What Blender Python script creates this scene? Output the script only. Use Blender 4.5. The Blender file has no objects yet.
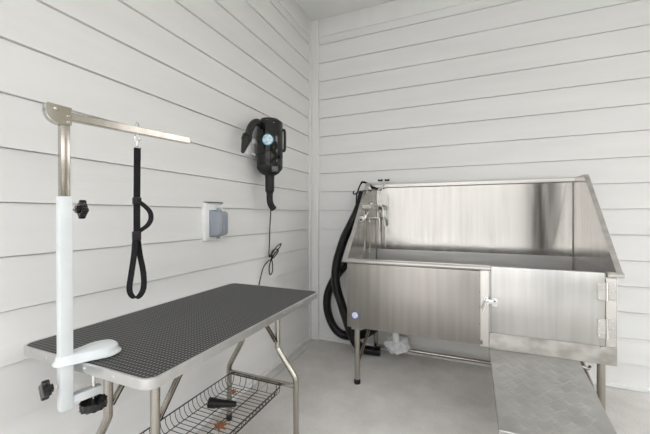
import bpy, bmesh, math, random
from mathutils import Vector, Matrix
random.seed(4)
PI = math.pi
scene = bpy.context.scene
COL = scene.collection

# ------------------------------------------------------------------ materials
def nmat(name):
    m = bpy.data.materials.new(name); m.use_nodes = True
    nt = m.node_tree
    return m, nt, nt.nodes['Principled BSDF']
def N(nt, typ, **kw):
    n = nt.nodes.new(typ)
    for k, v in kw.items():
        if k in n.inputs.keys(): n.inputs[k].default_value = v
        else: setattr(n, k, v)
    return n
def L(nt, a, ao, b, bi): nt.links.new(a.outputs[ao], b.inputs[bi])

def mottled(name, c1, c2, scale=(6, 6, 6), rough=.5, metallic=0, detail=4, bump=0, bscale=None, lo=.35, hi=.65, rough2=None, spec=.5, coat=0):
    m, nt, p = nmat(name)
    tc = N(nt, 'ShaderNodeTexCoord'); mp = N(nt, 'ShaderNodeMapping'); mp.inputs['Scale'].default_value = scale
    L(nt, tc, 'Object', mp, 'Vector')
    no = N(nt, 'ShaderNodeTexNoise', Scale=1.0, Detail=detail); L(nt, mp, 'Vector', no, 'Vector')
    r = N(nt, 'ShaderNodeValToRGB'); r.color_ramp.elements[0].position = lo; r.color_ramp.elements[1].position = hi
    r.color_ramp.elements[0].color = (*c1, 1); r.color_ramp.elements[1].color = (*c2, 1)
    L(nt, no, 'Fac', r, 'Fac'); L(nt, r, 'Color', p, 'Base Color')
    p.inputs['Roughness'].default_value = rough; p.inputs['Metallic'].default_value = metallic
    p.inputs['Specular IOR Level'].default_value = spec; p.inputs['Coat Weight'].default_value = coat
    if rough2 is not None:
        mr = N(nt, 'ShaderNodeMapRange'); mr.inputs['To Min'].default_value = rough; mr.inputs['To Max'].default_value = rough2
        mr.inputs['From Min'].default_value = lo; mr.inputs['From Max'].default_value = hi
        L(nt, no, 'Fac', mr, 'Value'); L(nt, mr, 'Result', p, 'Roughness')
    if bump:
        b = N(nt, 'ShaderNodeBump'); b.inputs['Strength'].default_value = bump; b.inputs['Distance'].default_value = .002
        src = no
        if bscale:
            mp2 = N(nt, 'ShaderNodeMapping'); mp2.inputs['Scale'].default_value = bscale; L(nt, tc, 'Object', mp2, 'Vector')
            src = N(nt, 'ShaderNodeTexNoise', Scale=1.0, Detail=3.0); L(nt, mp2, 'Vector', src, 'Vector')
        L(nt, src, 'Fac', b, 'Height'); L(nt, b, 'Normal', p, 'Normal')
    return m

M = {}
M['siding_left'] = mottled('painted_siding_grain_y', (.79, .785, .775), (.825, .82, .81), (3, 1.1, 9), .62, bump=.28, bscale=(10, 7, 190), detail=3, spec=.3)
M['siding_back'] = mottled('painted_siding_grain_x', (.79, .79, .785), (.825, .825, .82), (1.1, 3, 9), .62, bump=.28, bscale=(7, 10, 190), detail=3, spec=.3)
M['trim'] = mottled('white_trim_paint', (.80, .80, .79), (.83, .83, .82), (8, 8, 2), .5, spec=.35)
M['ceil'] = mottled('ceiling_paint', (.76, .76, .755), (.79, .79, .785), (2, 2, 2), .7, spec=.2)
M['powder'] = mottled('white_powder_coat', (.68, .71, .72), (.72, .75, .76), (20, 20, 20), .32)
M['plastic_white'] = mottled('white_plastic', (.82, .83, .83), (.86, .86, .86), (15, 15, 15), .4)
M['black'] = mottled('black_plastic', (.007, .007, .007), (.013, .013, .013), (30, 30, 30), .36, spec=.35)
M['black_gloss'] = mottled('black_gloss', (.005, .005, .005), (.009, .009, .009), (12, 12, 12), .1)
M['rubber'] = mottled('black_rubber', (.010, .010, .010), (.02, .02, .02), (40, 40, 40), .55, spec=.35)
M['hose'] = mottled('black_hose', (.004, .004, .004), (.011, .011, .011), (40, 40, 40), .2, spec=.45)
M['strap'] = mottled('black_webbing', (.009, .009, .010), (.02, .02, .021), (160, 160, 500), .85, bump=.3, spec=.2)
M['wire'] = mottled('black_wire', (.012, .012, .012), (.03, .028, .026), (60, 60, 60), .4)
M['steel'] = mottled('brushed_steel', (.60, .58, .555), (.67, .65, .625), (26, 26, 1.6), .17, 1, rough2=.25, detail=5)
M['steel_splash'] = mottled('polished_steel', (.60, .585, .565), (.67, .655, .635), (26, 26, 1.6), .10, 1, rough2=.17, detail=5)
M['steel_basin'] = mottled('basin_steel', (.62, .61, .60), (.68, .67, .66), (3, 26, 26), .34, 1, rough2=.42, detail=5)
M['steel_dull'] = mottled('brushed_steel_dull', (.36, .34, .318), (.425, .403, .378), (30, 30, 1.4), .34, 1, rough2=.42, detail=5)
M['steel_door'] = mottled('brushed_steel_door', (.55, .543, .53), (.63, .622, .61), (30, 30, 1.4), .30, 1, rough2=.38, detail=5)
M['steel_h'] = mottled('brushed_steel_across', (.58, .56, .535), (.70, .68, .65), (2.5, 26, 26), .28, 1, rough2=.4, detail=5)
M['steel_smudge'] = mottled('smudged_steel', (.42, .402, .375), (.62, .605, .58), (9, 9, 12), .3, 1, rough2=.42, detail=2, lo=.38, hi=.62)
M['tube'] = mottled('steel_tube', (.42, .39, .35), (.50, .47, .425), (30, 30, 3), .24, 1)
M['chrome'] = mottled('chrome', (.78, .78, .78), (.84, .84, .84), (10, 10, 10), .1, 1)
M['alu'] = mottled('aluminium', (.66, .66, .65), (.72, .72, .71), (30, 30, 30), .36, 1)
M['tread'] = mottled('tread_plate', (.45, .445, .43), (.58, .57, .55), (7, 7, 7), .46, 1, rough2=.58, lo=.3, hi=.7)
M['leaf'] = mottled('dry_leaf', (.20, .075, .035), (.33, .14, .06), (60, 60, 60), .7)
M['bag'] = mottled('crumpled_plastic', (.58, .60, .62), (.74, .75, .77), (25, 25, 25), .45, bump=.4, bscale=(60, 60, 60))
M['grass'] = mottled('grass', (.12, .13, .09), (.2, .205, .15), (3, 3, 3), .9, detail=6)
M['added_post'] = mottled('added_post_dark', (.05, .045, .04), (.08, .07, .06), (6, 6, 1), .6)
M['grey_clear'] = mottled('grey_translucent_plastic', (.40, .435, .51), (.46, .49, .56), (10, 10, 10), .18, coat=.2)
M['grey_clear'].node_tree.nodes['Principled BSDF'].inputs['Transmission Weight'].default_value = .35
M['added_facade'] = mottled('added_facade_tan', (.42, .41, .39), (.50, .49, .47), (.7, 3, 3), .7)
M['tan'] = mottled('added_column_tan', (.36, .33, .24), (.50, .46, .35), (3, 3, 9), .7)
M['slot'] = mottled('dark_flashing', (.10, .10, .10), (.16, .16, .16), (20, 20, 20), .5)

def concrete():
    m, nt, p = nmat('concrete')
    tc = N(nt, 'ShaderNodeTexCoord')
    a = N(nt, 'ShaderNodeTexNoise', Scale=2.2, Detail=8.0); a.inputs['Roughness'].default_value = .65
    b = N(nt, 'ShaderNodeTexNoise', Scale=160.0, Detail=3.0)
    c = N(nt, 'ShaderNodeTexVoronoi', Scale=38.0)
    for n in (a, b, c): L(nt, tc, 'Object', n, 'Vector')
    r = N(nt, 'ShaderNodeValToRGB'); e = r.color_ramp.elements
    e[0].position = .3; e[0].color = (.56, .535, .50, 1); e[1].position = .68; e[1].color = (.80, .775, .74, 1)
    L(nt, a, 'Fac', r, 'Fac')
    r2 = N(nt, 'ShaderNodeValToRGB'); e = r2.color_ramp.elements
    e[0].position = .35; e[0].color = (.8, .8, .8, 1); e[1].position = .6; e[1].color = (1.05, 1.05, 1.05, 1)
    L(nt, b, 'Fac', r2, 'Fac')
    mx = N(nt, 'ShaderNodeMix', data_type='RGBA', blend_type='MULTIPLY'); mx.inputs[0].default_value = .75
    nt.links.new(r.outputs[0], mx.inputs[6]); nt.links.new(r2.outputs[0], mx.inputs[7])
    r3 = N(nt, 'ShaderNodeValToRGB'); e = r3.color_ramp.elements
    e[0].position = .04; e[0].color = (.55, .53, .5, 1); e[1].position = .13; e[1].color = (1, 1, 1, 1)
    L(nt, c, 'Distance', r3, 'Fac')
    mx2 = N(nt, 'ShaderNodeMix', data_type='RGBA', blend_type='MULTIPLY'); mx2.inputs[0].default_value = .5
    nt.links.new(mx.outputs[2], mx2.inputs[6]); nt.links.new(r3.outputs[0], mx2.inputs[7])
    nt.links.new(mx2.outputs[2], p.inputs['Base Color'])
    p.inputs['Roughness'].default_value = .8; p.inputs['Specular IOR Level'].default_value = .3
    bp = N(nt, 'ShaderNodeBump'); bp.inputs['Strength'].default_value = .35; bp.inputs['Distance'].default_value = .002
    L(nt, b, 'Fac', bp, 'Height'); L(nt, bp, 'Normal', p, 'Normal')
    return m
M['concrete'] = concrete()

def mat_rubber():
    # pebbled diamond rubber mat: raised lozenges in a woven grid
    m, nt, p = nmat('diamond_rubber_mat')
    tc = N(nt, 'ShaderNodeTexCoord'); sx = N(nt, 'ShaderNodeSeparateXYZ'); L(nt, tc, 'Object', sx, 'Vector')
    k = 2 * PI / .026
    def sw(sign):
        s = N(nt, 'ShaderNodeMath', operation='ADD' if sign > 0 else 'SUBTRACT')
        nt.links.new(sx.outputs['X'], s.inputs[0]); nt.links.new(sx.outputs['Y'], s.inputs[1])
        mu = N(nt, 'ShaderNodeMath', operation='MULTIPLY'); nt.links.new(s.outputs[0], mu.inputs[0]); mu.inputs[1].default_value = k
        sn = N(nt, 'ShaderNodeMath', operation='SINE'); nt.links.new(mu.outputs[0], sn.inputs[0])
        return sn
    a, b = sw(1), sw(-1)
    pr = N(nt, 'ShaderNodeMath', operation='MULTIPLY'); nt.links.new(a.outputs[0], pr.inputs[0]); nt.links.new(b.outputs[0], pr.inputs[1])
    r = N(nt, 'ShaderNodeValToRGB'); e = r.color_ramp.elements
    mr = N(nt, 'ShaderNodeMapRange'); mr.inputs['From Min'].default_value = -1; L(nt, pr, 'Value', mr, 'Value')
    e[0].position = .5; e[0].color = (.012, .012, .012, 1); e[1].position = .82; e[1].color = (.20, .198, .193, 1)
    L(nt, mr, 'Result', r, 'Fac'); L(nt, r, 'Color', p, 'Base Color')
    bp = N(nt, 'ShaderNodeBump'); bp.inputs['Strength'].default_value = .8; bp.inputs['Distance'].default_value = .0022
    L(nt, mr, 'Result', bp, 'Height'); L(nt, bp, 'Normal', p, 'Normal')
    p.inputs['Roughness'].default_value = .55
    return m
M['mat'] = mat_rubber()

def badge(name, c_bg, c_ring, c_mark, axis_scale):
    # round printed badge: ring, pale disc, streaky grey-blue print
    m, nt, p = nmat(name)
    tc = N(nt, 'ShaderNodeTexCoord'); mp = N(nt, 'ShaderNodeMapping'); mp.inputs['Scale'].default_value = axis_scale
    L(nt, tc, 'Object', mp, 'Vector')
    w = N(nt, 'ShaderNodeTexNoise', Scale=1.0, Detail=2.0); L(nt, mp, 'Vector', w, 'Vector')
    r = N(nt, 'ShaderNodeValToRGB'); e = r.color_ramp.elements
    e[0].position = .5; e[0].color = (*c_bg, 1); e[1].position = .6; e[1].color = (*c_mark, 1)
    L(nt, w, 'Fac', r, 'Fac'); L(nt, r, 'Color', p, 'Base Color'); p.inputs['Roughness'].default_value = .35
    return m
M['badge_white'] = badge('badge_print', (.85, .87, .86), (0, 0, 0), (.50, .56, .58), (150, 150, 220))
M['badge_cyan'] = badge('badge_globe', (.72, .82, .88), (0, 0, 0), (.22, .50, .68), (70, 70, 150))
M['badge_blue'] = mottled('badge_blue_ring', (.07, .09, .42), (.12, .14, .5), (60, 60, 60), .35)
M['badge_teal'] = mottled('badge_teal_ring', (.03, .30, .48), (.05, .38, .56), (60, 60, 60), .35)

# ------------------------------------------------------------------ mesh builder
ORG = {}       # top-level object name -> world offset to subtract from the coordinates given to its parts
class MB:
    def __init__(s): s.bm = bmesh.new()
    def box(s, a, b, bev=0, seg=2, rot=None):
        c = [(x + y) / 2 for x, y in zip(a, b)]; d = [abs(y - x) for x, y in zip(a, b)]
        mt = Matrix.Translation(c) @ (rot.to_4x4() if rot else Matrix()) @ Matrix.Diagonal((*d, 1))
        r = bmesh.ops.create_cube(s.bm, size=1, matrix=mt)
        if bev:
            ed = list({e for v in r['verts'] for e in v.link_edges})
            bmesh.ops.bevel(s.bm, geom=ed, offset=bev, segments=seg, affect='EDGES', profile=.5)
        return s
    def ring_skin(s, rings, closed=False, cap=True):
        vs = [[s.bm.verts.new(p) for p in r] for r in rings]
        n = len(vs[0]); m = len(vs)
        for i in range(m if closed else m - 1):
            for j in range(n):
                a, b = vs[i], vs[(i + 1) % m]
                s.bm.faces.new((a[j], a[(j + 1) % n], b[(j + 1) % n], b[j]))
        if cap and not closed:
            s.bm.faces.new(vs[0][::-1]); s.bm.faces.new(vs[-1])
        return s
    def tube(s, pts, r, n=12, cap=True, closed=False):
        pts = [Vector(p) for p in pts]; m = len(pts)
        rf = r if callable(r) else (lambda i: r)
        up = None; rings = []
        for i, p in enumerate(pts):
            if closed: t = pts[(i + 1) % m] - pts[i - 1]
            else: t = pts[min(i + 1, m - 1)] - pts[max(i - 1, 0)]
            t.normalize()
            if up is None:
                up = Vector((0, 0, 1)) if abs(t.z) < .9 else Vector((1, 0, 0))
            u = (up - t * up.dot(t)).normalized(); up = u; v = t.cross(u)
            rr = rf(i)
            rings.append([p + (u * math.cos(2 * PI * k / n) + v * math.sin(2 * PI * k / n)) * rr for k in range(n)])
        return s.ring_skin(rings, closed, cap)
    def cyl(s, a, b, r, n=16, r2=None, bev=0):
        a, b = Vector(a), Vector(b); r2 = r if r2 is None else r2
        if bev:
            d = (b - a).normalized() * bev
            P = [(a, r - bev), (a + d, r), (b - d, r2), (b, r2 - bev)]
        else: P = [(a, r), (b, r2)]
        t = (b - a).normalized(); up = Vector((0, 0, 1)) if abs(t.z) < .9 else Vector((1, 0, 0))
        u = (up - t * up.dot(t)).normalized(); v = t.cross(u)
        return s.ring_skin([[p + (u * math.cos(2 * PI * k / n) + v * math.sin(2 * PI * k / n)) * q for k in range(n)] for p, q in P])
    def lathe(s, prof, c, axis='z', n=24):
        rings = []
        for r, h in prof:
            ring = []
            for k in range(n):
                x, y = r * math.cos(2 * PI * k / n), r * math.sin(2 * PI * k / n)
                q = {'z': (x, y, h), 'x': (h, x, y), 'y': (y, h, x)}[axis]
                ring.append(Vector(c) + Vector(q))
            rings.append(ring)
        return s.ring_skin(rings)
    def prism(s, poly, axis, a, b, bev=0, seg=2):
        # poly of 2-D points extruded along the axis from a to b
        def P(p, h): return {'z': (p[0], p[1], h), 'x': (h, p[0], p[1]), 'y': (p[0], h, p[1])}[axis]
        v1 = [s.bm.verts.new(P(p, a)) for p in poly]; v2 = [s.bm.verts.new(P(p, b)) for p in poly]
        n = len(poly); fs = [s.bm.faces.new(v1[::-1]), s.bm.faces.new(v2)]
        for j in range(n): fs.append(s.bm.faces.new((v1[j], v1[(j + 1) % n], v2[(j + 1) % n], v2[j])))
        if bev:
            ed = [e for e in fs[0].edges] + [e for e in fs[1].edges]
            bmesh.ops.bevel(s.bm, geom=ed, offset=bev, segments=seg, affect='EDGES', profile=.5)
        return s
    def hexa(s, P):
        # eight corners: four of the bottom in order, then four of the top
        v = [s.bm.verts.new(p) for p in P]
        for f in ((3, 2, 1, 0), (4, 5, 6, 7), (0, 1, 5, 4), (1, 2, 6, 5), (2, 3, 7, 6), (3, 0, 4, 7)):
            s.bm.faces.new([v[i] for i in f])
        return s
    def ribbon(s, pts, wv, w, th):
        pts = [Vector(p) for p in pts]; m = len(pts); rings = []
        for i, p in enumerate(pts):
            t = (pts[min(i + 1, m - 1)] - pts[max(i - 1, 0)]).normalized()
            W = Vector(wv(i / (m - 1)) if callable(wv) else wv); W = (W - t * W.dot(t)).normalized()
            q = t.cross(W)
            rings.append([p + W * w / 2 * a + q * th / 2 * b for a, b in ((1, 1), (-1, 1), (-1, -1), (1, -1))])
        return s.ring_skin(rings)
    def ball(s, c, r, sc=(1, 1, 1), n=12):
        bmesh.ops.create_uvsphere(s.bm, u_segments=n, v_segments=max(6, n // 2), radius=r,
                                  matrix=Matrix.Translation(c) @ Matrix.Diagonal((*sc, 1)))
        return s
    def build(s, name, mat, parent=None, label=None, smooth=35, kind=None):
        bmesh.ops.recalc_face_normals(s.bm, faces=s.bm.faces)
        root = parent
        while root is not None and root.parent is not None: root = root.parent
        off = ORG.get(root.name) if root is not None else None
        if off is not None: bmesh.ops.translate(s.bm, verts=s.bm.verts, vec=-Vector(off))
        me = bpy.data.meshes.new(name); s.bm.to_mesh(me); s.bm.free()
        me.materials.append(M[mat] if isinstance(mat, str) else mat)
        me.shade_smooth(); me.set_sharp_from_angle(angle=math.radians(smooth))
        o = bpy.data.objects.new(name, me); COL.objects.link(o)
        if parent is not None: o.parent = parent
        if label: o['label'] = label
        if kind: o['kind'] = kind
        return o

def tag(o, label, cat, group=None):
    o['label'] = label; o['category'] = cat
    if group: o['group'] = group
    return o
def thing(name, label, cat, loc, rot=(0, 0, 0), group=None, local=False):
    o = bpy.data.objects.new(name, None); COL.objects.link(o)
    o.location = loc; o.rotation_euler = rot; o.empty_display_size = .05
    ORG[o.name] = None if local else Vector(loc)
    return tag(o, label, cat, group)
def recenter(o, c):
    # moves a single-mesh thing's origin to c
    o.data.transform(Matrix.Translation(-Vector(c))); o.location = c
    return o
def smooth_path(pts, n=8):
    P = [Vector(p) for p in pts]; P = [P[0] * 2 - P[1]] + P + [P[-1] * 2 - P[-2]]; out = []
    for i in range(1, len(P) - 2):
        a, b, c, d = P[i - 1:i + 3]
        for k in range(n):
            t = k / n
            out.append(.5 * ((2 * b) + (c - a) * t + (2 * a - 5 * b + 4 * c - d) * t * t + (3 * b - a - 3 * c + d) * t ** 3))
    out.append(P[-2]); return out
def resample(pts, step):
    pts = [Vector(p) for p in pts]; out = [pts[0].copy()]; need = step
    for a, b in zip(pts, pts[1:]):
        d = (b - a).length; pos = 0
        while d - pos >= need:
            pos += need; out.append(a.lerp(b, pos / d)); need = step
        need -= d - pos
    return out
def rrect(x0, y0, x1, y1, r, n=6):
    out = []
    for cx, cy, a in ((x1 - r, y1 - r, 0), (x0 + r, y1 - r, 90), (x0 + r, y0 + r, 180), (x1 - r, y0 + r, 270)):
        for k in range(n + 1):
            t = math.radians(a + 90 * k / n); out.append((cx + r * math.cos(t), cy + r * math.sin(t)))
    return out

# ------------------------------------------------------------------ the setting
CEIL = 3.086; S = .178; REAR = -3.85; EAST = 4.3
def siding_profile():
    # lapped boards: each leans out to its lower edge, with a shadow gap under it
    pts = [(-.012, 0)]
    for k in range(0, 17):
        z0 = k * S; z1 = (k + 1) * S
        if k == 0: pts += [(-.004, 0.0), (-.010, z1 - .004)]
        else: pts += [(-.017, z0 - .004), (-.017, z0 - .001), (0, z0), (-.010, min(z1 - .004, 2.93))]
    pts += [(-.012, CEIL), (-.12, CEIL), (-.12, 0)]
    return pts
m = MB(); m.prism(siding_profile(), 'y', REAR, .12); m.build('wall_left', 'siding_left', kind='structure', smooth=10)
m = MB(); m.prism([(-a, z) for a, z in siding_profile()], 'x', -.12, EAST); m.build('wall_back', 'siding_back', kind='structure', smooth=10)
m = MB(); m.box((-.12, REAR - .05, CEIL), (EAST, .12, CEIL + .1)); m.build('ceiling', 'ceil', kind='structure')
m = MB(); m.box((-.12, REAR, -.15), (.069, .0, 0)); m.box((.078, REAR, -.15), (EAST, .12, 0)); m.box((-.12, REAR, -.15), (EAST, .12, -.03))
m.build('floor', 'concrete', kind='structure')
m = MB(); m.box((-.012, -.018, 0), (.080, 0.012, CEIL), .002); m.box((-.012, -.045, 0), (.008, -.017, CEIL), .002); m.build('trim_1', 'trim', kind='structure')
m = MB(); m.box((-.012, REAR, 2.92), (.004, -.045, CEIL), .002); m.build('trim_2', 'trim', kind='structure')
m = MB(); m.box((.080, -.004, 2.92), (EAST, .012, CEIL), .002); m.build('trim_3', 'trim', kind='structure')
m = MB(); m.box((-.012, REAR, .002), (.007, -.045, .03), .002); m.build('baseboard_left', 'trim', kind='structure')
m = MB(); m.box((.080, -.007, .002), (EAST, .012, .03), .002); m.build('baseboard_back', 'trim', kind='structure')
m = MB(); m.box((-14, -16, -.35), (18, 3, -.15)); m.build('ground', 'grass', kind='structure')
m = MB(); m.prism([(-11.0, -.15), (-11.2, -.15), (-11.2, 4.2), (-11.0, 4.2)] if False else [(-x, z) for x, z in ((11.0, -.15), (11.3, -.15), (11.3, 4.4), (11.0, 4.4))], 'x', -8, 9); m.build('wall_added_opposite', 'added_facade', kind='structure')  # unseen wall, added to dim what the steel mirrors from behind the camera
m = MB()
for k in range(60):
    m.ball((8.2 + random.uniform(-.5, .6), -9.5 + k * .2 + random.uniform(-.1, .1), random.uniform(.3, 2.6)), random.uniform(.5, .8), (1, 1, 1), 10)
m.build('wall_hedge', 'grass', kind='structure')
m = MB(); m.box((-3.5, -11, -.15), (6.8, REAR, -.03)); m.build('path', 'concrete', kind='structure')
m = MB(); m.box((2.55, REAR - .45, -.03), (2.95, REAR - .05, CEIL + .05), .01); m.build('added_dark_post', 'added_post', kind='structure')  # unseen post, added for the dark band mirrored in the splash back
m = MB(); m.box((4.0, -2.35, 0), (4.25, -1.45, CEIL), .01); m.build('added_column', 'tan', kind='structure')  # unseen column, added to darken the reflection in the grooming arm
m = MB(); m.box((-.12, REAR - .3, CEIL), (EAST, REAR - .05, CEIL + .1)); m.build('trim_5', 'trim', kind='structure')

# ------------------------------------------------------------------ grooming table
TX0, TX1, TY0, TY1, TZ = .043, .636, -2.298, -1.235, .781
T = thing('grooming_table', 'long folding pet grooming table with black diamond rubber top, against the left wall', 'table', (.34, -1.76, 0))
m = MB(); m.prism(rrect(TX0 + .003, TY0 + .003, TX1 - .003, TY1 - .003, .034), 'z', TZ - .016, TZ - .001); top = m.build('tabletop', 'mat', T, 'black rubber mat with raised diamond pattern')
m = MB()
o_, i_ = rrect(TX0, TY0, TX1, TY1, .036), rrect(TX0 + .0045, TY0 + .0045, TX1 - .0045, TY1 - .0045, .032)
i2 = rrect(TX0 + .007, TY0 + .007, TX1 - .007, TY1 - .007, .03)
o2 = rrect(TX0 + .0012, TY0 + .0012, TX1 - .0012, TY1 - .0012, .036)
m.ring_skin([[(x, y, z) for x, y in P] for P, z in ((o_, TZ - .026), (o_, TZ - .0012), (o2, TZ), (i_, TZ), (i2, TZ - .0005), (i2, TZ - .018), (i_, TZ - .03), (o2, TZ - .03))], closed=True)
m.build('edge_band', 'alu', T, 'bright aluminium edge band')
for y in (-2.27, -1.27):
    pass
for px in ((.19, TY0), (.375, TY0), (.50, TY0), (TX1, -2.02), (TX1, -1.62), (TX1, -1.45)):
    m = MB()
    if px[1] == TY0: m.lathe([(.001, -.0025), (.004, -.002), (.005, 0), (.005, .001)], (px[0], px[1], TZ - .015), 'y', 10)
    else: m.lathe([(.005, -.001), (.005, 0), (.004, .002), (.001, .0025)], (px[0], px[1], TZ - .015), 'x', 10)
    m.build('rivet', 'alu', T)
m = MB(); m.box((TX0 + .012, TY0 + .012, TZ - .022), (TX1 - .012, TY1 - .012, TZ - .0165)); m.build('underboard', 'rubber', T)
def leg_set(y, sgn):
    for xs in (((.43, .75), (.43, .49), (.440, .462), (.532, .345), (.544, .31), (.546, .02)), ((.195, .75), (.195, .49), (.186, .462), (.112, .335), (.102, .30), (.102, .02))):
        pts = [Vector((x, y, z)) for x, z in xs]
        path = [pts[0]] + smooth_path(pts[1:5], 5) + [pts[5]]
        m = MB(); m.tube(path, .0150, 14); lg = m.build('leg', 'tube', T)
        m = MB(); m.lathe([(.013, 0), (.0165, .002), (.0165, .034), (.014, .038)], (pts[5].x, y, 0), 'z', 14); m.build('foot_cap', 'rubber', lg)
    m = MB(); m.box((.10, y - .009, .276), (.546, y + .009, .297), .003); m.build('crossbar', 'tube', T)
    for x in (.43, .195):
        a = Vector((x, y + sgn * .014, .515)); b = Vector((x, y + sgn * .20, .752)); d = (b - a).normalized(); n_ = d.cross(Vector((1, 0, 0)))
        m = MB()
        w = Vector((.009, 0, 0)); t = n_ * .003
        m.hexa([a - w - t, a + w - t, a + w + t, a - w + t, b - w - t, b + w - t, b + w + t, b - w + t])
        m.hexa([a - w - t * 3, a - w * .7 - t * 3, a - w * .7 + t, a - w + t, b - w - t * 3, b - w * .7 - t * 3, b - w * .7 + t, b - w + t])
        m.hexa([a + w - t * 3, a + w * .7 - t * 3, a + w * .7 + t, a + w + t, b + w - t * 3, b + w * .7 - t * 3, b + w * .7 + t, b + w + t])
        m.build('brace', 'tube', T)
    m = MB(); m.box((.15, y - .03, .748), (.475, y + .03, .7585), .003); m.build('leg_bracket', 'tube', T)
leg_set(-2.11, 1); leg_set(-1.34, -1)
# wire shelf between the legs
BX0, BX1, BY0, BY1, BZ, BB = .125, .468, -2.09, -1.362, .287, .238
m = MB(); m.tube([(x, y, BZ) for x, y in rrect(BX0, BY0, BX1, BY1, .02, 4)], .0032, 8, closed=True)
basket = m.build('wire_basket', 'wire', T, 'black wire basket shelf slung between the legs')
n = 27
for k in range(n):
    y = BY0 + .014 + (BY1 - BY0 - .028) * k / (n - 1)
    m = MB(); m.tube([(BX0, y, BZ), (BX0 + .005, y, BB + .02), (BX0 + .022, y, BB), (BX1 - .022, y, BB), (BX1 - .005, y, BB + .02), (BX1, y, BZ)], .0016, 6)
    m.build('cross_wire', 'wire', basket)
for x in (BX0 + .03, BX0 + .115, BX0 + .20, BX1 - .03):
    m = MB(); m.tube([(x, BY0, BZ), (x, BY0 + .005, BB + .02), (x, BY0 + .022, BB - .003), (x, BY1 - .022, BB - .003), (x, BY1 - .005, BB + .02), (x, BY1, BZ)], .0022, 6)
    m.build('long_wire', 'wire', basket)
for x in (BX0 + .075, BX0 + .16, BX0 + .255):
    for (ya, yb) in ((BY1, BY1 - .012), (BY0, BY0 + .012)):
        m = MB(); m.tube([(x, ya, BZ), (x, ya, BB + .02), (x, yb, BB)], .0016, 6); m.build('end_wire', 'wire', basket)
for x in (BX0 + .012, BX1 - .012):
    for y, s in ((BY1, 1), (BY0, -1)):
        m = MB(); m.box((x - .006, y, BZ - .004), (x + .006, y + s * .014, BZ + .006), .001); m.build('hanger_clip', 'wire', basket)

# ------------------------------------------------------------------ things in the basket
NZ = thing('dryer_nozzle', 'spare black cone dryer nozzle lying in the wire basket', 'nozzle', (.266, -1.593, .268), (0, 0, 0), local=True)
NZ.rotation_euler = (0, math.radians(4), math.radians(24))
m = MB(); m.lathe([(.019, -.066), (.0235, -.066), (.0245, -.064), (.0245, -.030), (.0225, -.028)], (0, 0, 0), 'x', 24); m.build('nozzle_collar', 'black', NZ)
m = MB(); m.lathe([(.0215, -.030), (.022, -.027), (.0195, -.005), (.015, .045), (.0125, .068), (.0105, .069), (.010, .06)], (0, 0, 0), 'x', 24); m.build('nozzle_cone', 'black', NZ)
def leaf(c, rot, sc, label):
    m = MB(); out = []
    spikes = 9
    for k in range(spikes * 2):
        a = 2 * PI * k / (spikes * 2); r = (1.0 if k % 2 == 0 else .42) * (1.0 + .35 * math.cos(a))
        out.append((r * math.cos(a), r * math.sin(a) * .8))
    def z(x, y): return .35 * (x * x - .6 * y * y) + .12 * math.sin(5 * x + 3 * y)
    for h in (0, .05):
        pass
    bot = [m.bm.verts.new((x, y, z(x, y))) for x, y in out]; cb = m.bm.verts.new((0, 0, z(0, 0)))
    tp = [m.bm.verts.new((x, y, z(x, y) + .06)) for x, y in out]; ct = m.bm.verts.new((0, 0, z(0, 0) + .06))
    q = len(out)
    for k in range(q):
        j = (k + 1) % q
        m.bm.faces.new((bot[j], bot[k], cb)); m.bm.faces.new((tp[k], tp[j], ct)); m.bm.faces.new((bot[k], bot[j], tp[j], tp[k]))
    o = m.build('dried_leaf', 'leaf', smooth=20)
    m2 = MB(); m2.tube([(-.2, 0, .05), (-.9, .05, .12), (-1.3, .12, .1)], .05, 6)
    st = m2.build('leaf_stem', 'leaf', o)
    o.location = c; o.rotation_euler = rot; o.scale = (sc, sc, sc)
    return tag(o, label, 'leaf', 'dried leaves in the wire basket')
leaf((.352, -1.715, .252), (.35, .25, .6), .036, 'curled rust-brown dried leaf in the basket nearest the open side')
leaf((.238, -1.475, .262), (1.1, .3, 1.2), .022, 'small dried brown leaf standing behind the black nozzle in basket')

# ------------------------------------------------------------------ grooming arm clamped to the table end
A = thing('grooming_stand', 'white and steel grooming arm clamped upright on the near table end', 'grooming arm', (.332, -2.322, .783), (math.radians(.2), 0, math.radians(-12)), local=True)
m = MB(); m.box((-.0155, -.0155, -.128), (.0155, .0155, .472), .0025); m.build('outer_post', 'powder', A, 'white square post')
m = MB(); m.box((-.0115, -.0115, .40), (.0115, .0115, .69), .002); m.build('inner_post', 'tube', A, 'steel inner post')
m = MB()
arc = [(.014, .722), (-.040, .726), (-.045, .72), (-.045, .705)] + [(-.010 - .035 * math.cos(t), .705 - .033 * math.sin(t)) for t in [PI / 2 * k / 6 for k in range(1, 7)]] + [(.014, .672)]
for x in (-.0145, .0115): m.prism(arc, 'x', x, x + .003, .0006, 1)
br = m.build('hinge_bracket', 'chrome', A, 'rounded steel hinge plates')
m = MB(); m.ring_skin([[(-.0115, y, z), (.0115, y, z), (.0115, y + .003, z - .001), (-.0115, y + .003, z - .001)] for y, z in arc[3:10]]); m.build('hinge_web', 'tube', br)
for y, z, r in ((-.022, .711, .0055), (.005, .697, .0035), (.005, .680, .0035)):
    m = MB(); m.lathe([(r, .0145), (r, .017), (r * .7, .0185), (r * .3, .0187)], (0, y, z), 'x', 12); m.build('bolt', 'tube', br)
m = MB(); a = .0105
for (p, q) in (((-a, .008, .688), (a, .384, .690)), ((-a, .008, .708), (a, .384, .710)), ((-a, .008, .688), (-a + .002, .384, .710)), ((a - .002, .008, .688), (a, .384, .710))): m.box(p, q, .0006, 1)
bar = m.build('arm_bar', 'tube', A, 'brushed steel square arm')
m = MB(); m.box((-.0084, .02, .6905), (.0084, .38, .7075)); m.build('arm_plug', 'slot', bar)
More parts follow.
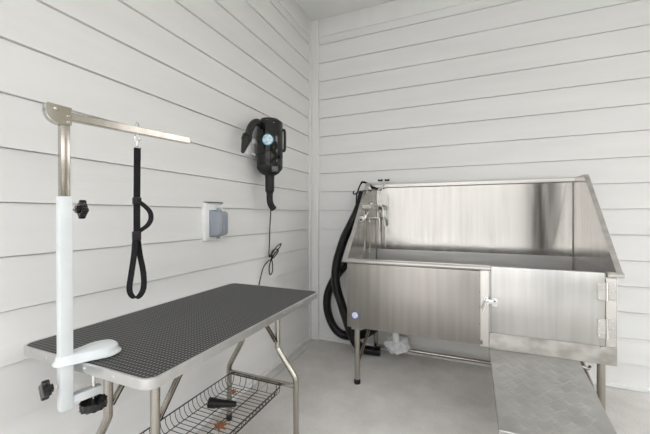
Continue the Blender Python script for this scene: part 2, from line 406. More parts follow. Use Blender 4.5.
# paddle foot of the clamp
m = MB(); pad = []
for k in range(40):
    t = 2 * PI * k / 40; y = .055 + .080 * math.cos(t)
    f = (y + .025) / .16
    hw = .033 + .025 * max(0, min(1, (f - .28) / .42)) ** 1.5
    sx = abs(math.sin(t)) ** .6 * (1 if math.sin(t) > 0 else -1)
    pad.append((sx * hw, y))
def sc_(P, d): return [(x * (1 - d / .038), .055 + (y - .055) * (1 - d / .085)) for x, y in P]
m.ring_skin([[(x, y, z) for x, y in P] for P, z in ((pad, 0), (sc_(pad, -.003), .001), (sc_(pad, -.003), .004), (sc_(pad, .003), .010), (sc_(pad, .0045), .020), (sc_(pad, .008), .0245), (sc_(pad, .016), .0265))])
m.build('clamp_pad', 'powder', A, 'white paddle-shaped foot plate')
m = MB(); m.box((-.012, .014, -.120), (.012, .088, -.095), .002); m.build('clamp_jaw', 'powder', A)
m = MB(); m.cyl((0, .069, -.14), (0, .069, -.036), .0055, 12); m.cyl((0, .069, -.038), (0, .069, -.0315), .012, 14); m.build('clamp_screw', 'chrome', A)
m = MB()
prof = []
for k in range(48):
    t = 2 * PI * k / 48; r = .034 + .0015 * math.cos(12 * t); prof.append((r * math.cos(t), .069 + r * math.sin(t)))
m.prism(prof, 'z', -.158, -.136, .004, 2); m.cyl((0, .069, -.137), (0, .069, -.127), .012, 16)
m.build('clamp_wheel', 'black_gloss', A, 'black ribbed hand wheel')
def star_knob(c, s, nm, x=0):
    m = MB(); P = []
    for k in range(48):
        t = 2 * PI * k / 48; r = .0215 + .0065 * math.cos(4 * t + .5); P.append((r * math.cos(t) + x, r * math.sin(t) + c[2]))
    y0, y1 = sorted((c[1], c[1] + s * .017)); m.prism(P, 'y', y0, y1, .003, 2)
    y0, y1 = sorted((c[1] - s * .008, c[1] + s * .003)); m.cyl((x, y0, c[2]), (x, y1, c[2]), .011, 14)
    kb = m.build('star_knob', 'black_gloss', A, nm)
    m = MB(); m.cyl((x, s * .017, c[2]), (x, c[1], c[2]), .0045, 10); m.build('bolt', 'chrome', kb)
star_knob((0, .034, .436), 1, 'black knob on the upper post')
star_knob((0, -.036, -.056), -1, 'black knob on the lower post')

# ------------------------------------------------------------------ grooming loop
LP = thing('grooming_loop', 'black webbing grooming loop hanging from the steel arm', 'pet leash', (.358, -2.12, 0), (0, 0, math.radians(63)), local=True)
# local +X runs to the right of someone facing the table, local +Y away into the wall
zt = 1.487
m = MB()
m.tube([(.0 + .0165 * math.cos(t), 0, 1.4965 + .0175 * math.sin(t)) for t in [2 * PI * k / 20 for k in range(20)]], .0018, 8, closed=True)
hk = m.build('snap_hook', 'chrome', LP)
hk.data.transform(Matrix.Rotation(math.radians(60), 4, 'Z'))
m = MB(); m.tube(smooth_path([(.004, 0, 1.48), (-.006, 0, 1.472), (-.007, 0, 1.458), (0, 0, 1.450), (.007, 0, 1.458), (.004, 0, 1.472)], 5), .0022, 8)
m.cyl((0, 0, 1.452), (0, 0, 1.438), .004, 10); m.ball((0, 0, 1.436), .0045); m.build('swivel', 'chrome', hk)
m = MB(); m.tube([(-.011, 0, 1.424), (.011, 0, 1.424), (.009, 0, 1.431), (.004, 0, 1.437), (-.004, 0, 1.437), (-.009, 0, 1.431)], .002, 8, closed=True); m.build('ring', 'chrome', LP)
m = MB(); m.ribbon([(0, 0, 1.427), (0, .001, 1.35), (-.001, 0, 1.25), (-.001, 0, 1.12)], (1, .15, 0), .020, .0045)
m.ribbon([(0, -.004, 1.428), (0, -.004, 1.405), (0, -.004, 1.388)], (1, .15, 0), .020, .003)
m.build('strap', 'strap', LP)
m = MB()
lw = lambda t: (.72, -.7, 0)
m.ribbon(smooth_path([(-.002, -.004, 1.252), (.016, -.006, 1.238), (.036, -.008, 1.215), (.040, -.008, 1.19), (.030, -.006, 1.168), (.008, -.004, 1.15), (-.002, -.002, 1.142)], 5), lw, .017, .003)
m.build('side_loop', 'strap', LP)
m = MB(); m.box((-.014, -.009, 1.238), (.012, .008, 1.262), .003); m.build('buckle', 'black', LP)
m = MB(); m.box((-.015, -.010, 1.118), (.011, .009, 1.148), .003); m.build('slider', 'black', LP)
m = MB()
m.ribbon(smooth_path([(-.006, -.003, 1.13), (-.010, -.004, 1.07), (-.018, -.006, 1.01), (-.024, -.008, .965), (-.020, -.008, .940), (-.006, -.008, .926), (.010, -.006, .936), (.019, -.004, .962), (.018, .0, 1.01), (.008, .002, 1.07), (.001, .002, 1.13)], 5), (.75, -.66, 0), .019, .003)
m.build('neck_loop', 'strap', LP)

# ------------------------------------------------------------------ outlet
O = thing('outdoor_outlet', 'white wall outlet block with grey bubble cover on left wall', 'electrical outlet', (0, -1.375, 1.165))
m = MB(); m.box((-.012, -1.442, 1.055), (.016, -1.292, 1.262), .003); m.box((-.012, -1.437, 1.262), (.014, -1.298, 1.276), .002); m.build('mounting_block', 'plastic_white', O)
m = MB(); m.box((-.012, -1.437, 1.272), (.022, -1.296, 1.279), .001, 1); m.build('flashing', 'slot', O)
m = MB(); m.box((.015, -1.410, 1.075), (.026, -1.307, 1.232), .003); m.build('cover_base', 'grey_clear', O)
m = MB()
def cov(x, g): return [(x, y, z) for y, z in rrect(-1.405 + g, 1.080 + g, -1.313 - g, 1.226 - g, .012, 3)]
m.ring_skin([cov(.024, 0), cov(.062, .001), cov(.078, .008), cov(.085, .022)]); m.build('bubble_cover', 'grey_clear', O, 'grey translucent cover')
m = MB()
for y in (-1.385, -1.36, -1.335): m.box((.080, y - .004, 1.10), (.088, y + .004, 1.206), .003)
m.build('cover_rib', 'grey_clear', O)
m = MB(); m.cyl((.04, -1.359, 1.222), (.04, -1.359, 1.242), .012, 14); m.build('hinge_knuckle', 'grey_clear', O)
m = MB(); m.cyl((.04, -1.359, 1.082), (.04, -1.359, 1.064), .010, 14); m.build('cover_catch', 'grey_clear', O)

# ------------------------------------------------------------------ pet dryer on the wall
DX, DY = .112, -.92
D = thing('pet_dryer', 'black wall-mounted pet hair dryer with hose, high on left wall', 'pet dryer', (DX, DY, 1.53))
m = MB(); m.lathe([(.086, 1.538), (.0905, 1.542), (.0905, 1.60), (.0915, 1.602), (.0915, 1.835), (.0905, 1.837), (.0905, 1.850), (.086, 1.856)], (DX, DY, 0), 'z', 40); body = m.build('body', 'black_gloss', D)
m = MB(); m.lathe([(.086, 1.853), (.074, 1.857), (.070, 1.866), (.066, 1.870), (.03, 1.873), (.002, 1.874)], (DX, DY, 0), 'z', 32); m.build('top_cap', 'black', D)
for k in range(6):
    t = 2 * PI * k / 6 + .35
    m = MB(); m.ball((DX + .092 * math.cos(t), DY + .092 * math.sin(t), 1.83), .0035); m.build('screw', 'chrome', body)
m = MB(); m.lathe([(.0905, 1.542), (.088, 1.527), (.066, 1.498), (.046, 1.485), (.040, 1.482)], (DX, DY, 0), 'z', 32); m.build('end_cone', M['rubber'], D)
m = MB()
cv = Vector((.546, -.854, 0)).normalized(); sv = Vector((.854, .546, 0)).normalized()
cc = Vector((DX, DY, 0)) + cv * .083 + sv * .034; m.box((cc.x - .022, cc.y - .014, 1.498), (cc.x + .022, cc.y + .018, 1.532), .004, rot=Matrix.Rotation(math.radians(32), 3, 'Z')); m.build('switch_box', 'slot', D, 'dark grey switch panel')
# wand hanging straight down and its bent tip
m = MB(); m.lathe([(.040, 1.492), (.037, 1.485), (.033, 1.478), (.033, 1.462), (.0315, 1.460), (.0315, 1.375), (.030, 1.368), (.026, 1.364), (.023, 1.35)], (DX, DY, 0), 'z', 24); wand = m.build('blower_wand', 'black', D)
m = MB(); pth = smooth_path([(DX, DY, 1.36), (DX, DY, 1.31), (DX + .004, DY + .008, 1.275), (DX + .014, DY + .03, 1.245)], 6); m.tube(pth, .0225, 18); m.build('bent_tip', 'rubber', wand)
# swan-neck hose with cone nozzle
hp = smooth_path([(.085, -.985, 1.815), (.10, -1.05, 1.822), (.10, -1.098, 1.800), (.10, -1.135, 1.755), (.10, -1.155, 1.705), (.10, -1.162, 1.68)], 9)
hp = resample(hp, .004)
m = MB(); m.tube(hp, lambda i: (.0225) + (.0018 if i % 3 == 0 else 0), 16); hs = m.build('hose', 'hose', D)
def cone_dir(a, b, prof, nm, mat, par):
    a, b = Vector(a), Vector(b); d = (b - a); l = d.length; d.normalize(); up = Vector((1, 0, 0)); u = (up - d * up.dot(d)).normalized(); v = d.cross(u)
    m = MB(); m.ring_skin([[a + d * (l * h) + (u * math.cos(2 * PI * k / 20) + v * math.sin(2 * PI * k / 20)) * r for k in range(20)] for r, h in prof]); return m.build(nm, mat, par)
cone_dir((.10, -1.158, 1.71), (.10, -1.212, 1.592), [(.028, 0), (.033, .02), (.034, .25), (.031, .28), (.029, .33), (.012, .95), (.010, 1)], 'nozzle', 'black', hs)
# grip on the other side
m = MB(); g = Vector((DX, DY, 0)) + sv * .090
m.tube(smooth_path([g + Vector((0, 0, 1.805)), g + sv * .012 + Vector((0, 0, 1.80)), g + sv * .015 + Vector((0, 0, 1.77)), g + sv * .015 + Vector((0, 0, 1.69)), g + sv * .012 + Vector((0, 0, 1.66)), g + Vector((0, 0, 1.655))], 5), .010, 12); m.build('grip', 'black', D)
# badge on the curved front
bc = math.atan2(-.854, .546) - .16
def badge_disc(r, rad, z0, nm, mat, par):
    m = MB(); rr = []
    for q in (0.001, r):
        rr.append([(DX + rad * math.cos(bc + q * math.cos(2 * PI * k / 24) / .0915), DY + rad * math.sin(bc + q * math.cos(2 * PI * k / 24) / .0915), z0 + q * math.sin(2 * PI * k / 24)) for k in range(24)])
    rr.append([(DX + (rad - .003) * math.cos(bc + r * math.cos(2 * PI * k / 24) / .0915), DY + (rad - .003) * math.sin(bc + r * math.cos(2 * PI * k / 24) / .0915), z0 + r * math.sin(2 * PI * k / 24)) for k in range(24)])
    m.ring_skin(rr, cap=False); return m.build(nm, mat, par)
bd = badge_disc(.038, .0924, 1.712, 'badge', 'badge_teal', body); bd['label'] = 'round white and blue badge'
badge_disc(.034, .0932, 1.713, 'badge_print', 'badge_cyan', D)
# wall bracket
m = MB(); m.box((.0, -1.04, 1.62), (.012, -.90, 1.80), .003); m.box((.01, -1.05, 1.695), (.05, -1.03, 1.735), .003); m.box((.01, -.98, 1.70), (.03, -.86, 1.73), .002); m.build('wall_bracket', 'plastic_white', D)
m = MB(); m.tube(smooth_path([(.02, -1.02, 1.62), (.08, -1.045, 1.612), (.10, -1.075, 1.598), (.095, -1.09, 1.60), (.09, -1.093, 1.615)], 5), .004, 8); m.build('nozzle_clip', 'chrome', D)
# cord with its loose knot of loops
cp = [(DX, DY, 1.27), (.07, -.85, 1.255), (.028, -.775, 1.235), (.022, -.778, 1.10), (.022, -.785, .975), (.025, -.795, .91), (.03, -.775, .90), (.032, -.70, .955), (.034, -.635, .975), (.034, -.66, .945), (.034, -.745, .895), (.034, -.80, .83), (.034, -.805, .775), (.032, -.785, .752), (.03, -.755, .775), (.03, -.755, .84), (.03, -.775, .90), (.036, -.735, .94), (.04, -.685, .925), (.036, -.74, .88), (.03, -.82, .855), (.026, -.87, .82), (.024, -.90, .76), (.024, -.925, .70), (.024, -.97, .62), (.022, -1.10, .50)]
m = MB(); m.tube(smooth_path(cp, 6), .0042, 8); m.build('power_cord', 'rubber', D)
m = MB(); m.box((.024, -.80, .885), (.042, -.77, .905), .003); m.build('cord_tie', 'rubber', D)

# ------------------------------------------------------------------ dog bath tub
TBX, TBY, TBR = .575, -.692, math.radians(.5)
B = thing('dog_bath_tub', 'large stainless steel raised dog bath tub against the back wall', 'bath tub', (TBX, TBY, 0), (0, 0, TBR), local=True)
W, DEP, RZ, BOT, TOP = 1.572, .655, .893, .405, 1.470
def wall_quad(pts, t, nm, mat, lab=None, par=None):
    # pts: outer quad; t: thickness vector
    m = MB(); t = Vector(t); P = [Vector(p) for p in pts]; m.hexa(P + [p + t for p in P]); return m.build(nm, mat, par or B, lab)
XL0, XL1, XR0, XR1 = .037, .088, 1.542, 1.520    # inner left front/back, inner right front/back
# lower body: front frame, sides, back, bottom
m = MB()
m.box((.032, .018, .860), (W - .022, .030, RZ - .028)); m.box((.032, .018, BOT + .004), (.06, .030, .87)); m.box((.882, .018, BOT - .008), (.936, .030, .885), .002, 1)
m.box((.032, .018, BOT + .004), (.9, .030, BOT + .03))
m.box((1.502, .018, BOT - .006), (W - .022, .030, .868), .002, 1)
m.box((.032, .018, BOT + .004), (.036, DEP - .005, .87)); m.box((W - .026, .018, BOT - .006), (W - .022, DEP - .005, .87)); m.box((.032, DEP - .012, BOT), (W - .022, DEP - .006, .89)); m.box((.036, .02, BOT + .006), (W - .026, DEP - .01, BOT + .016))
m.build('body', 'steel', B)
m = MB(); m.box((.936, .012, BOT - .012), (W - .022, .030, .492), .002, 1); m.build('lower_rail', 'steel_smudge', B, 'smudged rail below the door')
m = MB(); m.box((.032, .000, .412), (.888, .017, .861), .003); pan = m.build('access_panel', 'steel_dull', B, 'dull flat panel on the left front')
for p in ((.882, .835), (.882, .735), (.882, .64), (.882, .54), (.882, .44)):
    m = MB(); m.lathe([(.0035, .001), (.003, -.001), (.001, -.0018)], (p[0], 0, p[1]), 'y', 8); m.build('rivet', 'slot', pan)
# door, latch, hinges
m = MB(); m.box((.945, .002, .494), (1.495, .0295, RZ - .003), .003); door = m.build('door', 'steel_door', B, 'bright hinged door on the right front')
m = MB(); m.prism(rrect(1.476, .480, 1.498, .492, .004, 3), 'y', .004, .012); m.build('door_lip', 'steel_h', door)
for z0, z1 in ((.742, .838), (.536, .644)):
    m = MB(); m.box((1.459, -.001, z0), (1.496, .002, z1), .001, 1); m.box((1.506, .014, z0), (1.543, .018, z1), .001, 1); hg = m.build('hinge', 'steel_h', B, 'bright riveted door hinge')
    m = MB(); m.cyl((1.501, -.002, z0 - .003), (1.501, -.002, z1 + .003), .0065, 12); m.build('hinge_barrel', 'chrome', hg)
    for x, y in ((1.468, -.001), (1.486, -.001), (1.516, .014), (1.532, .014)):
        for q in ((.12, .5, .88) if x in (1.468, 1.532) else (.3, .7)):
            m = MB(); m.ball((x, y, z0 + (z1 - z0) * q), .0042, (1, .6, 1), 8); m.build('rivet', 'chrome', hg)
m = MB(); m.box((.952, -.0015, .655), (.982, .002, .705), .001, 1); m.box((.906, .014, .655), (.932, .0185, .705), .001, 1); lt = m.build('latch', 'chrome', B, 'chrome lever latch')
m = MB(); m.box((.915, -.010, .668), (.975, .002, .694), .004); m.cyl((.925, -.014, .681), (.925, .01, .681), .011, 14); m.build('latch_body', 'chrome', lt)
m = MB(); m.tube(smooth_path([(.93, -.014, .685), (.915, -.026, .668), (.905, -.030, .640), (.898, -.030, .618)], 5), lambda i: .0045 + .0012 * (i > 10), 10); m.build('latch_lever', 'chrome', lt)
for x, y, z in ((.959, -.0015, .699), (.976, -.0015, .699), (.959, -.0015, .661), (.976, -.0015, .661), (.912, .014, .699), (.912, .014, .661)):
    m = MB(); m.ball((x, y, z), .0038, (1, .6, 1), 8); m.build('rivet', 'chrome', lt)
# rolled front rim (runs up to the door and beyond it)
def rim(x0, x1):
    m = MB(); P = [(-.006, RZ - .026), (-.012, RZ - .018), (-.012, RZ - .008), (-.006, RZ), (.034, RZ), (.034, RZ - .004), (.0, RZ - .006), (.0, RZ - .026)]
    m.prism(P, 'x', x0, x1); return m.build('rim', 'steel_h', B, 'rolled steel rim')
rim(0, .942); rim(1.503, W)
m = MB(); m.box((0, .02, RZ - .02), (.034, .034, RZ - .001), .003); m.build('rim_end', 'steel_h', B)
m = MB(); m.box((W - .03, .02, RZ - .02), (W, .034, RZ - .001), .003); m.build('rim_end', 'steel_h', B)
# basin inside: sloping floor and four walls
m = MB(); zf = .50
yF, yB = .034, DEP - .014
m.hexa([(XL0, yF - .003, BOT + .02), (XR0, yF - .003, BOT + .02), (XR0, yF, BOT + .02), (XL0, yF, BOT + .02), (XL0, yF - .003, RZ - .005), (XR0, yF - .003, RZ - .005), (XR0, yF, RZ - .005), (XL0, yF, RZ - .005)])
m.hexa([(XL1, yB, zf), (XR1, yB, zf), (XR1, yB + .003, zf), (XL1, yB + .003, zf), (XL1, yB, RZ + .012), (XR1, yB, RZ + .012), (XR1, yB + .003, RZ + .012), (XL1, yB + .003, RZ + .012)])
m.hexa([(XL0 - .003, yF, zf), (XL0, yF, zf), (XL1, yB, zf), (XL1 - .003, yB, zf), (XL0 - .003, yF, RZ), (XL0, yF, RZ), (XL1, yB, RZ + .01), (XL1 - .003, yB, RZ + .01)])
m.hexa([(XR0, yF, zf), (XR0 + .003, yF, zf), (XR1 + .003, yB, zf), (XR1, yB, zf), (XR0, yF, RZ), (XR0 + .003, yF, RZ), (XR1 + .003, yB, RZ + .01), (XR1, yB, RZ + .01)])
m.hexa([(XL0, yF, zf), (XR0, yF, zf), (XR1, yB, zf), (XL1, yB, zf), (XL0, yF, zf + .003), (XR0, yF, zf + .003), (XR1, yB, zf + .003), (XL1, yB, zf + .003)])
m.build('basin', 'steel_basin', B)
# splash back and side guards
YT = .452                                                          # depth where the sloping front edge of the guards reaches the top
wall_quad([(XL1 - .003, yB + .001, RZ + .010), (XR1 + .003, yB + .001, RZ + .010), (XR1 + .003, yB + .001, TOP - .012), (XL1 - .003, yB + .001, TOP - .012)], (0, .003, 0), 'splash_back', 'steel_splash', 'tall polished back splash panel')
for x in (XL1 + .002, XR1 - .002):
    m = MB(); m.cyl((x, yB - .001, zf + .01), (x, yB - .001, TOP - .034), .0035, 8); m.build('corner_weld', 'steel_dull', B)
def lx(y, a, b): return a + (b - a) * (y - yF) / (yB - yF)
def guard(a, b, s, nm):
    y0 = .002; pts = [(y0, RZ - .002), (yB, RZ + .010), (yB, TOP - .006), (YT, TOP)]
    P = [Vector((lx(y, a, b), y, z)) for y, z in pts]; t = Vector((-.003 * s, 0, 0))
    m = MB(); m.hexa(P + [p + t for p in P]); g = m.build('side_guard', 'steel', B, nm)
    m = MB()                                                       # outward flange on the sloping edge and along the top
    dn = Vector((0, -.006, -.010)); w = Vector((-.026 * s, -.004, 0))
    A0, A1 = P[0] + Vector((0, 0, .0)), P[3]
    m.hexa([A0, A0 + w, A0 + w + Vector((0, .003, 0)), A0 + Vector((0, .003, 0)), A1, A1 + w, A1 + w + Vector((0, .003, -.002)), A1 + Vector((0, .003, -.002))])
    A0, A1 = P[3], P[2]; w = Vector((-.024 * s, 0, 0)); t2 = Vector((0, 0, -.003))
    m.hexa([A0 + t2, A0 + w + t2, A1 + w + t2, A1 + t2, A0, A0 + w, A1 + w, A1])
    m.build('guard_flange', 'steel_h', g)
guard(XL0, XL1, 1, 'left splash guard'); guard(XR0, XR1, -1, 'right splash guard')
m = MB(); m.prism([(yB - .020, TOP - .032), (yB - .024, TOP - .028), (yB - .024, TOP - .004), (yB - .020, TOP), (DEP, TOP), (DEP, TOP - .004), (yB - .018, TOP - .006), (yB - .018, TOP - .032)], 'x', XL1 - .02, XR1 + .03); m.build('top_rim', 'steel_h', B, 'rolled rim of the back splash')
# legs, braces, rails
for x in (.094, 1.49):
    legs = []
    for y in (.045, .60):
        m = MB(); m.cyl((x, y, .02), (x, y, BOT + .01), .019, 18); lg = m.build('leg', 'tube', B)
        m = MB(); m.lathe([(.020, 0), (.0225, .003), (.0225, .03), (.019, .034)], (x, y, 0), 'z', 18); m.build('foot_cap', 'rubber', lg)
        m = MB(); m.box((x - .035, y - .028, BOT - .014), (x + .035, y + .03, BOT + .004), .002, 1); m.build('leg_plate', 'steel_dull', lg)
    m = MB(); m.cyl((x, .06, .14), (x, .585, .375), .012, 12); m.build('brace', 'tube', B)
m = MB(); m.cyl((.094, .60, .068), (1.49, .60, .068), .014, 14); m.build('rail', 'tube', B)
m = MB(); m.cyl((.094, .638, .050), (1.49, .638, .050), .007, 10); m.build('rail', 'tube', B)
# drain
m = MB(); m.tube(smooth_path([(.30, .42, BOT + .01), (.30, .42, .30), (.30, .43, .22), (.30, .46, .17)], 5), .028, 16); m.build('drain_pipe', 'plastic_white', B)
# sticker
m = MB(); m.lathe([(.029, .001), (.029, -.0008), (.0285, -.001)], (.090, 0, .497), 'y', 28); st = m.build('sticker', 'badge_blue', B, 'round blue and white sticker')
m = MB(); m.lathe([(.022, 0), (.022, -.0014), (.0215, -.0016)], (.090, 0, .498), 'y', 28); m.build('sticker_print', 'badge_white', st)
# faucet group on the left guard
F = None
m = MB(); m.box((.045, .30, .528 + .72), (.128, .545, .528 + .728), .001, 1); m.box((.045, .30, 1.25), (.128, .303, 1.284), .001, 1); m.box((.045, .542, 1.25), (.128, .545, 1.284), .001, 1); m.box((.125, .30, 1.25), (.128, .545, 1.284), .001, 1)
m.build('soap_tray', 'tube', B, 'steel soap tray')
m = MB(); m.cyl((.04, .345, 1.172), (.128, .50, 1.176), .011, 14); m.cyl((.05, .36, 1.172), (.050, .36, 1.14), .013, 14); m.cyl((.085, .422, 1.174), (.085, .422, 1.145), .011, 14); m.ball((.128, .50, 1.176), .013)
m.cyl((.058, .47, 1.174), (.085, .43, 1.174), .013, 14); m.cyl((.068, .26, 1.172), (.06, .365, 1.172), .012, 14)
fa = m.build('faucet', 'chrome', B, 'chrome mixer faucet')
m = MB(); m.cyl((.066, .235, 1.172), (.070, .272, 1.172), .020, 18, bev=.003); m.build('handle', 'plastic_white', fa)
m = MB(); m.ball((.0665, .233, 1.165), .0095); m.build('dial_mark', 'black', fa)
m = MB(); m.tube(smooth_path([(.128, .50, 1.176), (.142, .505, 1.172), (.148, .506, 1.14), (.152, .506, 1.10)], 5), .0075, 10); m.build('spout', 'chrome', fa)
m = MB(); m.ball((.100, .42, 1.29), .015, (1, 1, 1)); m.tube(smooth_path([(.100, .42, 1.29), (.088, .40, 1.255), (.074, .385, 1.21), (.070, .38, 1.18)], 5), .007, 10); m.cyl((.100, .42, 1.29), (.135, .44, 1.282), .007, 10); m.build('spray_handle', 'chrome', B, 'chrome spray head')
m = MB(); m.tube(smooth_path([(.128, .53, 1.282), (.158, .56, 1.27), (.168, .57, 1.20), (.176, .575, 1.11)], 6), .0055, 10); m.build('spray_hose', 'chrome', B)
for pts in ([(.050, .345, 1.15), (.056, .35, 1.00), (.060, .36, .90), (.062, .37, .80)], [(.066, .37, 1.16), (.062, .36, 1.02), (.060, .33, .90), (.062, .33, .80)], [(.086, .424, 1.15), (.088, .424, 1.0), (.090, .40, .80)], [(.125, .49, 1.17), (.126, .50, 1.0), (.122, .50, .80)]):
    m = MB(); m.tube(smooth_path(pts, 6), .0055, 10); m.build('supply_hose', 'tube', B)

# ------------------------------------------------------------------ ramp
R_ = thing('ramp', 'tread-plate aluminium dog ramp sloping down from below the tub door', 'ramp', (1.735, -.66, .394), (math.atan(.215), 0, 0), local=True)
# local: X across, -Y down the slope
RW, RL = .224, .625
m = MB(); m.box((-RW, -RL, -.004), (RW, .05, 0), .001, 1)
cell = .050; nb = 5
c45 = math.sqrt(.5)
for i in range(-14, 15):
    for j in range(-14, 15):
        cx, cy = (i * cell - j * cell) * c45, (i * cell + j * cell) * c45 - .3
        if abs(cx) > RW - .03 or cy < -RL + .03 or cy > .02: continue
        par = (i + j) % 2 == 0
        u = Vector((c45, c45, 0)) if par else Vector((-c45, c45, 0)); v = Vector((-u.y, u.x, 0))
        for k in range(nb):
            o = Vector((cx, cy, 0)) + v * ((k - (nb - 1) / 2) * cell / nb); l = cell * .46; w = cell / nb * .44; h = .00155
            bt = [o + u * a * l + v * b * w for a, b in ((-1, 0), (-.6, -1), (.6, -1), (1, 0), (.6, 1), (-.6, 1))]
            vb = [m.bm.verts.new(p) for p in bt]; t1 = m.bm.verts.new(o - u * l * .55 + Vector((0, 0, h))); t2 = m.bm.verts.new(o + u * l * .55 + Vector((0, 0, h)))
            for f in ((vb[0], vb[1], t1), (vb[1], vb[2], t2, t1), (vb[2], vb[3], t2), (vb[3], vb[4], t2), (vb[4], vb[5], t1, t2), (vb[5], vb[0], t1)): m.bm.faces.new(f)
m.build('deck', 'tread', R_, 'tread-plate deck')
for s in (-1, 1):
    m = MB(); m.box((s * RW, -RL, -.028), (s * (RW - .003), .05, 0), .0008, 1); m.build('side_flange', 'alu', R_)
m = MB(); m.box((-RW, -RL - .003, -.03), (RW, -RL, .001), .0008, 1); m.build('end_lip', 'alu', R_)
m = MB(); m.box((-RW, .02, -.03), (RW, .05, -.006), .001, 1); m.build('top_hook', 'alu', R_)
sl = math.atan(.215); 
for s in (-1, 1):
    y_, z_ = -RL + .05, -.01
    H = .394 + y_ * math.sin(sl) + z_ * math.cos(sl)                 # height of the hinge above the floor
    m = MB(); a = Vector((s * (RW - .04), y_, z_)); dn = Vector((0, -math.sin(sl), -math.cos(sl))); b = a + dn * (H - .004); m.cyl(a, b, .012, 12); lg = m.build('leg', 'tube', R_)
    m = MB(); m.cyl(b - dn * .03, b + dn * .002, .015, 12); m.build('foot_cap', 'rubber', lg)
# hook bracket seen beside the right leg
m = MB(); m.tube([(.222, -.045, -.006), (.262, -.02, -.03), (.275, .0, -.028)], .008, 10); m.build('pivot_bracket', 'tube', R_)

# ------------------------------------------------------------------ hoses behind the tub
def hose(pts, r, label):
    P = resample(smooth_path(pts, 14), .0045)
    m = MB(); m.tube(P, lambda i: r * (1.0 if i % 4 < 2 else 1.11), 18); o = m.build('flexible_hose', 'hose', smooth=25)
    return tag(recenter(o, pts[len(pts) // 2]), label, 'hose', 'black flexible hoses beside the tub')
hose([(.575, -.18, 1.40), (.548, -.21, 1.27), (.500, -.25, 1.143), (.44, -.26, 1.02), (.395, -.26, .90), (.362, -.26, .78), (.352, -.26, .66), (.368, -.26, .56), (.405, -.26, .45), (.445, -.26, .33), (.485, -.25, .22), (.52, -.22, .12), (.57, -.18, .055), (.63, -.16, .042), (.72, -.15, .042)], .036, 'black ribbed hose hanging over the tub left side, nearer one')
hose([(.55, -.085, .98), (.50, -.085, .90), (.42, -.085, .80), (.335, -.085, .70), (.255, -.085, .58), (.205, -.085, .45), (.205, -.085, .32), (.25, -.085, .20), (.32, -.09, .13), (.40, -.085, .11), (.50, -.075, .125), (.58, -.075, .16), (.64, -.16, .22), (.70, -.22, .28), (.76, -.25, .36)], .036, 'black ribbed hose looping out by the corner, behind the nearer hose')

# strap slung over the tub corner, and the clamps on the top rim
ST = thing('tether_strap', 'thin black strap draped over the upper left corner of the tub', 'strap', (.62, -.25, 1.46))
m = MB(); m.ribbon(smooth_path([(.578, -.30, 1.425), (.580, -.262, 1.470), (.600, -.245, 1.4765), (.630, -.225, 1.462), (.652, -.17, 1.440), (.668, -.12, 1.432), (.684, -.085, 1.428)], 6), (0.35, -.5, .6), .018, .0035)
m.build('strap', 'strap', ST)
m = MB(); m.tube(smooth_path([(.586, -.245, 1.474), (.576, -.27, 1.45), (.566, -.30, 1.40), (.558, -.31, 1.36), (.552, -.30, 1.30)], 6), .006, 8); m.build('cord', 'strap', ST)
m = MB(); m.tube(smooth_path([(.560, -.385, 1.392), (.556, -.395, 1.378), (.566, -.395, 1.368), (.585, -.385, 1.378), (.612, -.355, 1.392), (.632, -.28, 1.402), (.645, -.20, 1.405)], 6), .0058, 8); m.build('hook', 'black', ST)
def clamp(x, y, label):
    z = 1.4705
    c = thing('rim_clamp', label, 'clamp', (x, y, z), group='clamps on the tub top rim')
    m = MB(); m.box((x - .010, y - .008, z), (x + .010, y + .014, z + .006), .001, 1); m.cyl((x, y + .002, z + .003), (x, y + .002, z + .030), .004, 10); m.build('base', 'chrome', c)
    m = MB(); m.ball((x, y + .002, z + .032), .008, (1, 1, .9)); m.ball((x - .012, y + .002, z + .036), .0105, (1, .8, .95)); m.ball((x + .012, y + .002, z + .036), .0105, (1, .8, .95)); m.build('wing_knob', 'black', c)
clamp(.694, -.058, 'black wing-knob clamp on the tub top rim, left of the pair')
clamp(.754, -.058, 'black wing-knob clamp on the tub top rim, right of the pair')
AN = thing('tether_anchor', 'small chrome tether anchor hooked below the clamps on the tub rim', 'hook', (.70, -.08, 1.44))
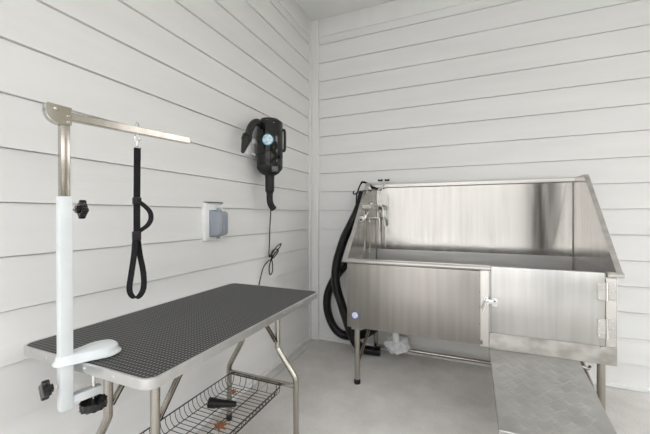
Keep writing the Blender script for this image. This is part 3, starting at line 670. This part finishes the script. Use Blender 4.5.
m = MB(); m.tube(smooth_path([(.735, -.077, 1.468), (.722, -.082, 1.452), (.704, -.084, 1.440), (.69, -.084, 1.428)], 5), .005, 8); m.build('arm', 'chrome', AN)
m = MB(); m.ball((.688, -.084, 1.426), .010); m.ball((.715, -.084, 1.436), .008); m.build('ball_end', 'chrome', AN)

# crumpled bag round the drain
m = MB(); bmesh.ops.create_icosphere(m.bm, subdivisions=4, radius=1)
from mathutils import noise
for v in m.bm.verts:
    p = v.co.copy(); f = 1 + .34 * noise.noise(p * 2.1 + Vector((3, 1, 2))) + .22 * abs(noise.noise(p * 4.6)) - .12 * abs(math.sin(7 * p.x + 4 * p.z))
    v.co = Vector((p.x * .098 * f, p.y * .07 * f, p.z * .078 * f))
bag = m.build('crumpled_bag', 'bag', smooth=50); bag.location = (.872, -.215, .155)
tag(bag, 'crumpled grey-white plastic bag wrapped round the drain under the tub', 'bag')

# ------------------------------------------------------------------ camera, light
cam = bpy.data.cameras.new('camera'); co = bpy.data.objects.new('camera', cam); COL.objects.link(co)
cam.sensor_width = 36; cam.lens = 36 * 326.84 / 650; cam.shift_y = -2.15 / 650; cam.clip_start = .05
co.location = (1.36985, -2.88501, 1.20322); co.rotation_euler = (PI / 2, 0, .401948)
scene.camera = co
w = bpy.data.worlds.new('sky'); scene.world = w; w.use_nodes = True
nt = w.node_tree; bg = nt.nodes['Background']
tc = nt.nodes.new('ShaderNodeTexCoord'); sp = nt.nodes.new('ShaderNodeSeparateXYZ'); nt.links.new(tc.outputs['Generated'], sp.inputs[0])
rp = nt.nodes.new('ShaderNodeValToRGB'); nt.links.new(sp.outputs['Z'], rp.inputs[0])
rp.color_ramp.elements[0].position = 0; rp.color_ramp.elements[0].color = (1, .984, .966, 1)
rp.color_ramp.elements[1].position = .8; rp.color_ramp.elements[1].color = (.91, .945, 1, 1)
nt.links.new(rp.outputs[0], bg.inputs['Color']); bg.inputs['Strength'].default_value = 1.6
v = scene.view_settings; v.view_transform = 'Standard'; v.look = 'None'; v.gamma = 1; v.use_curve_mapping = False; v.exposure = 1.44
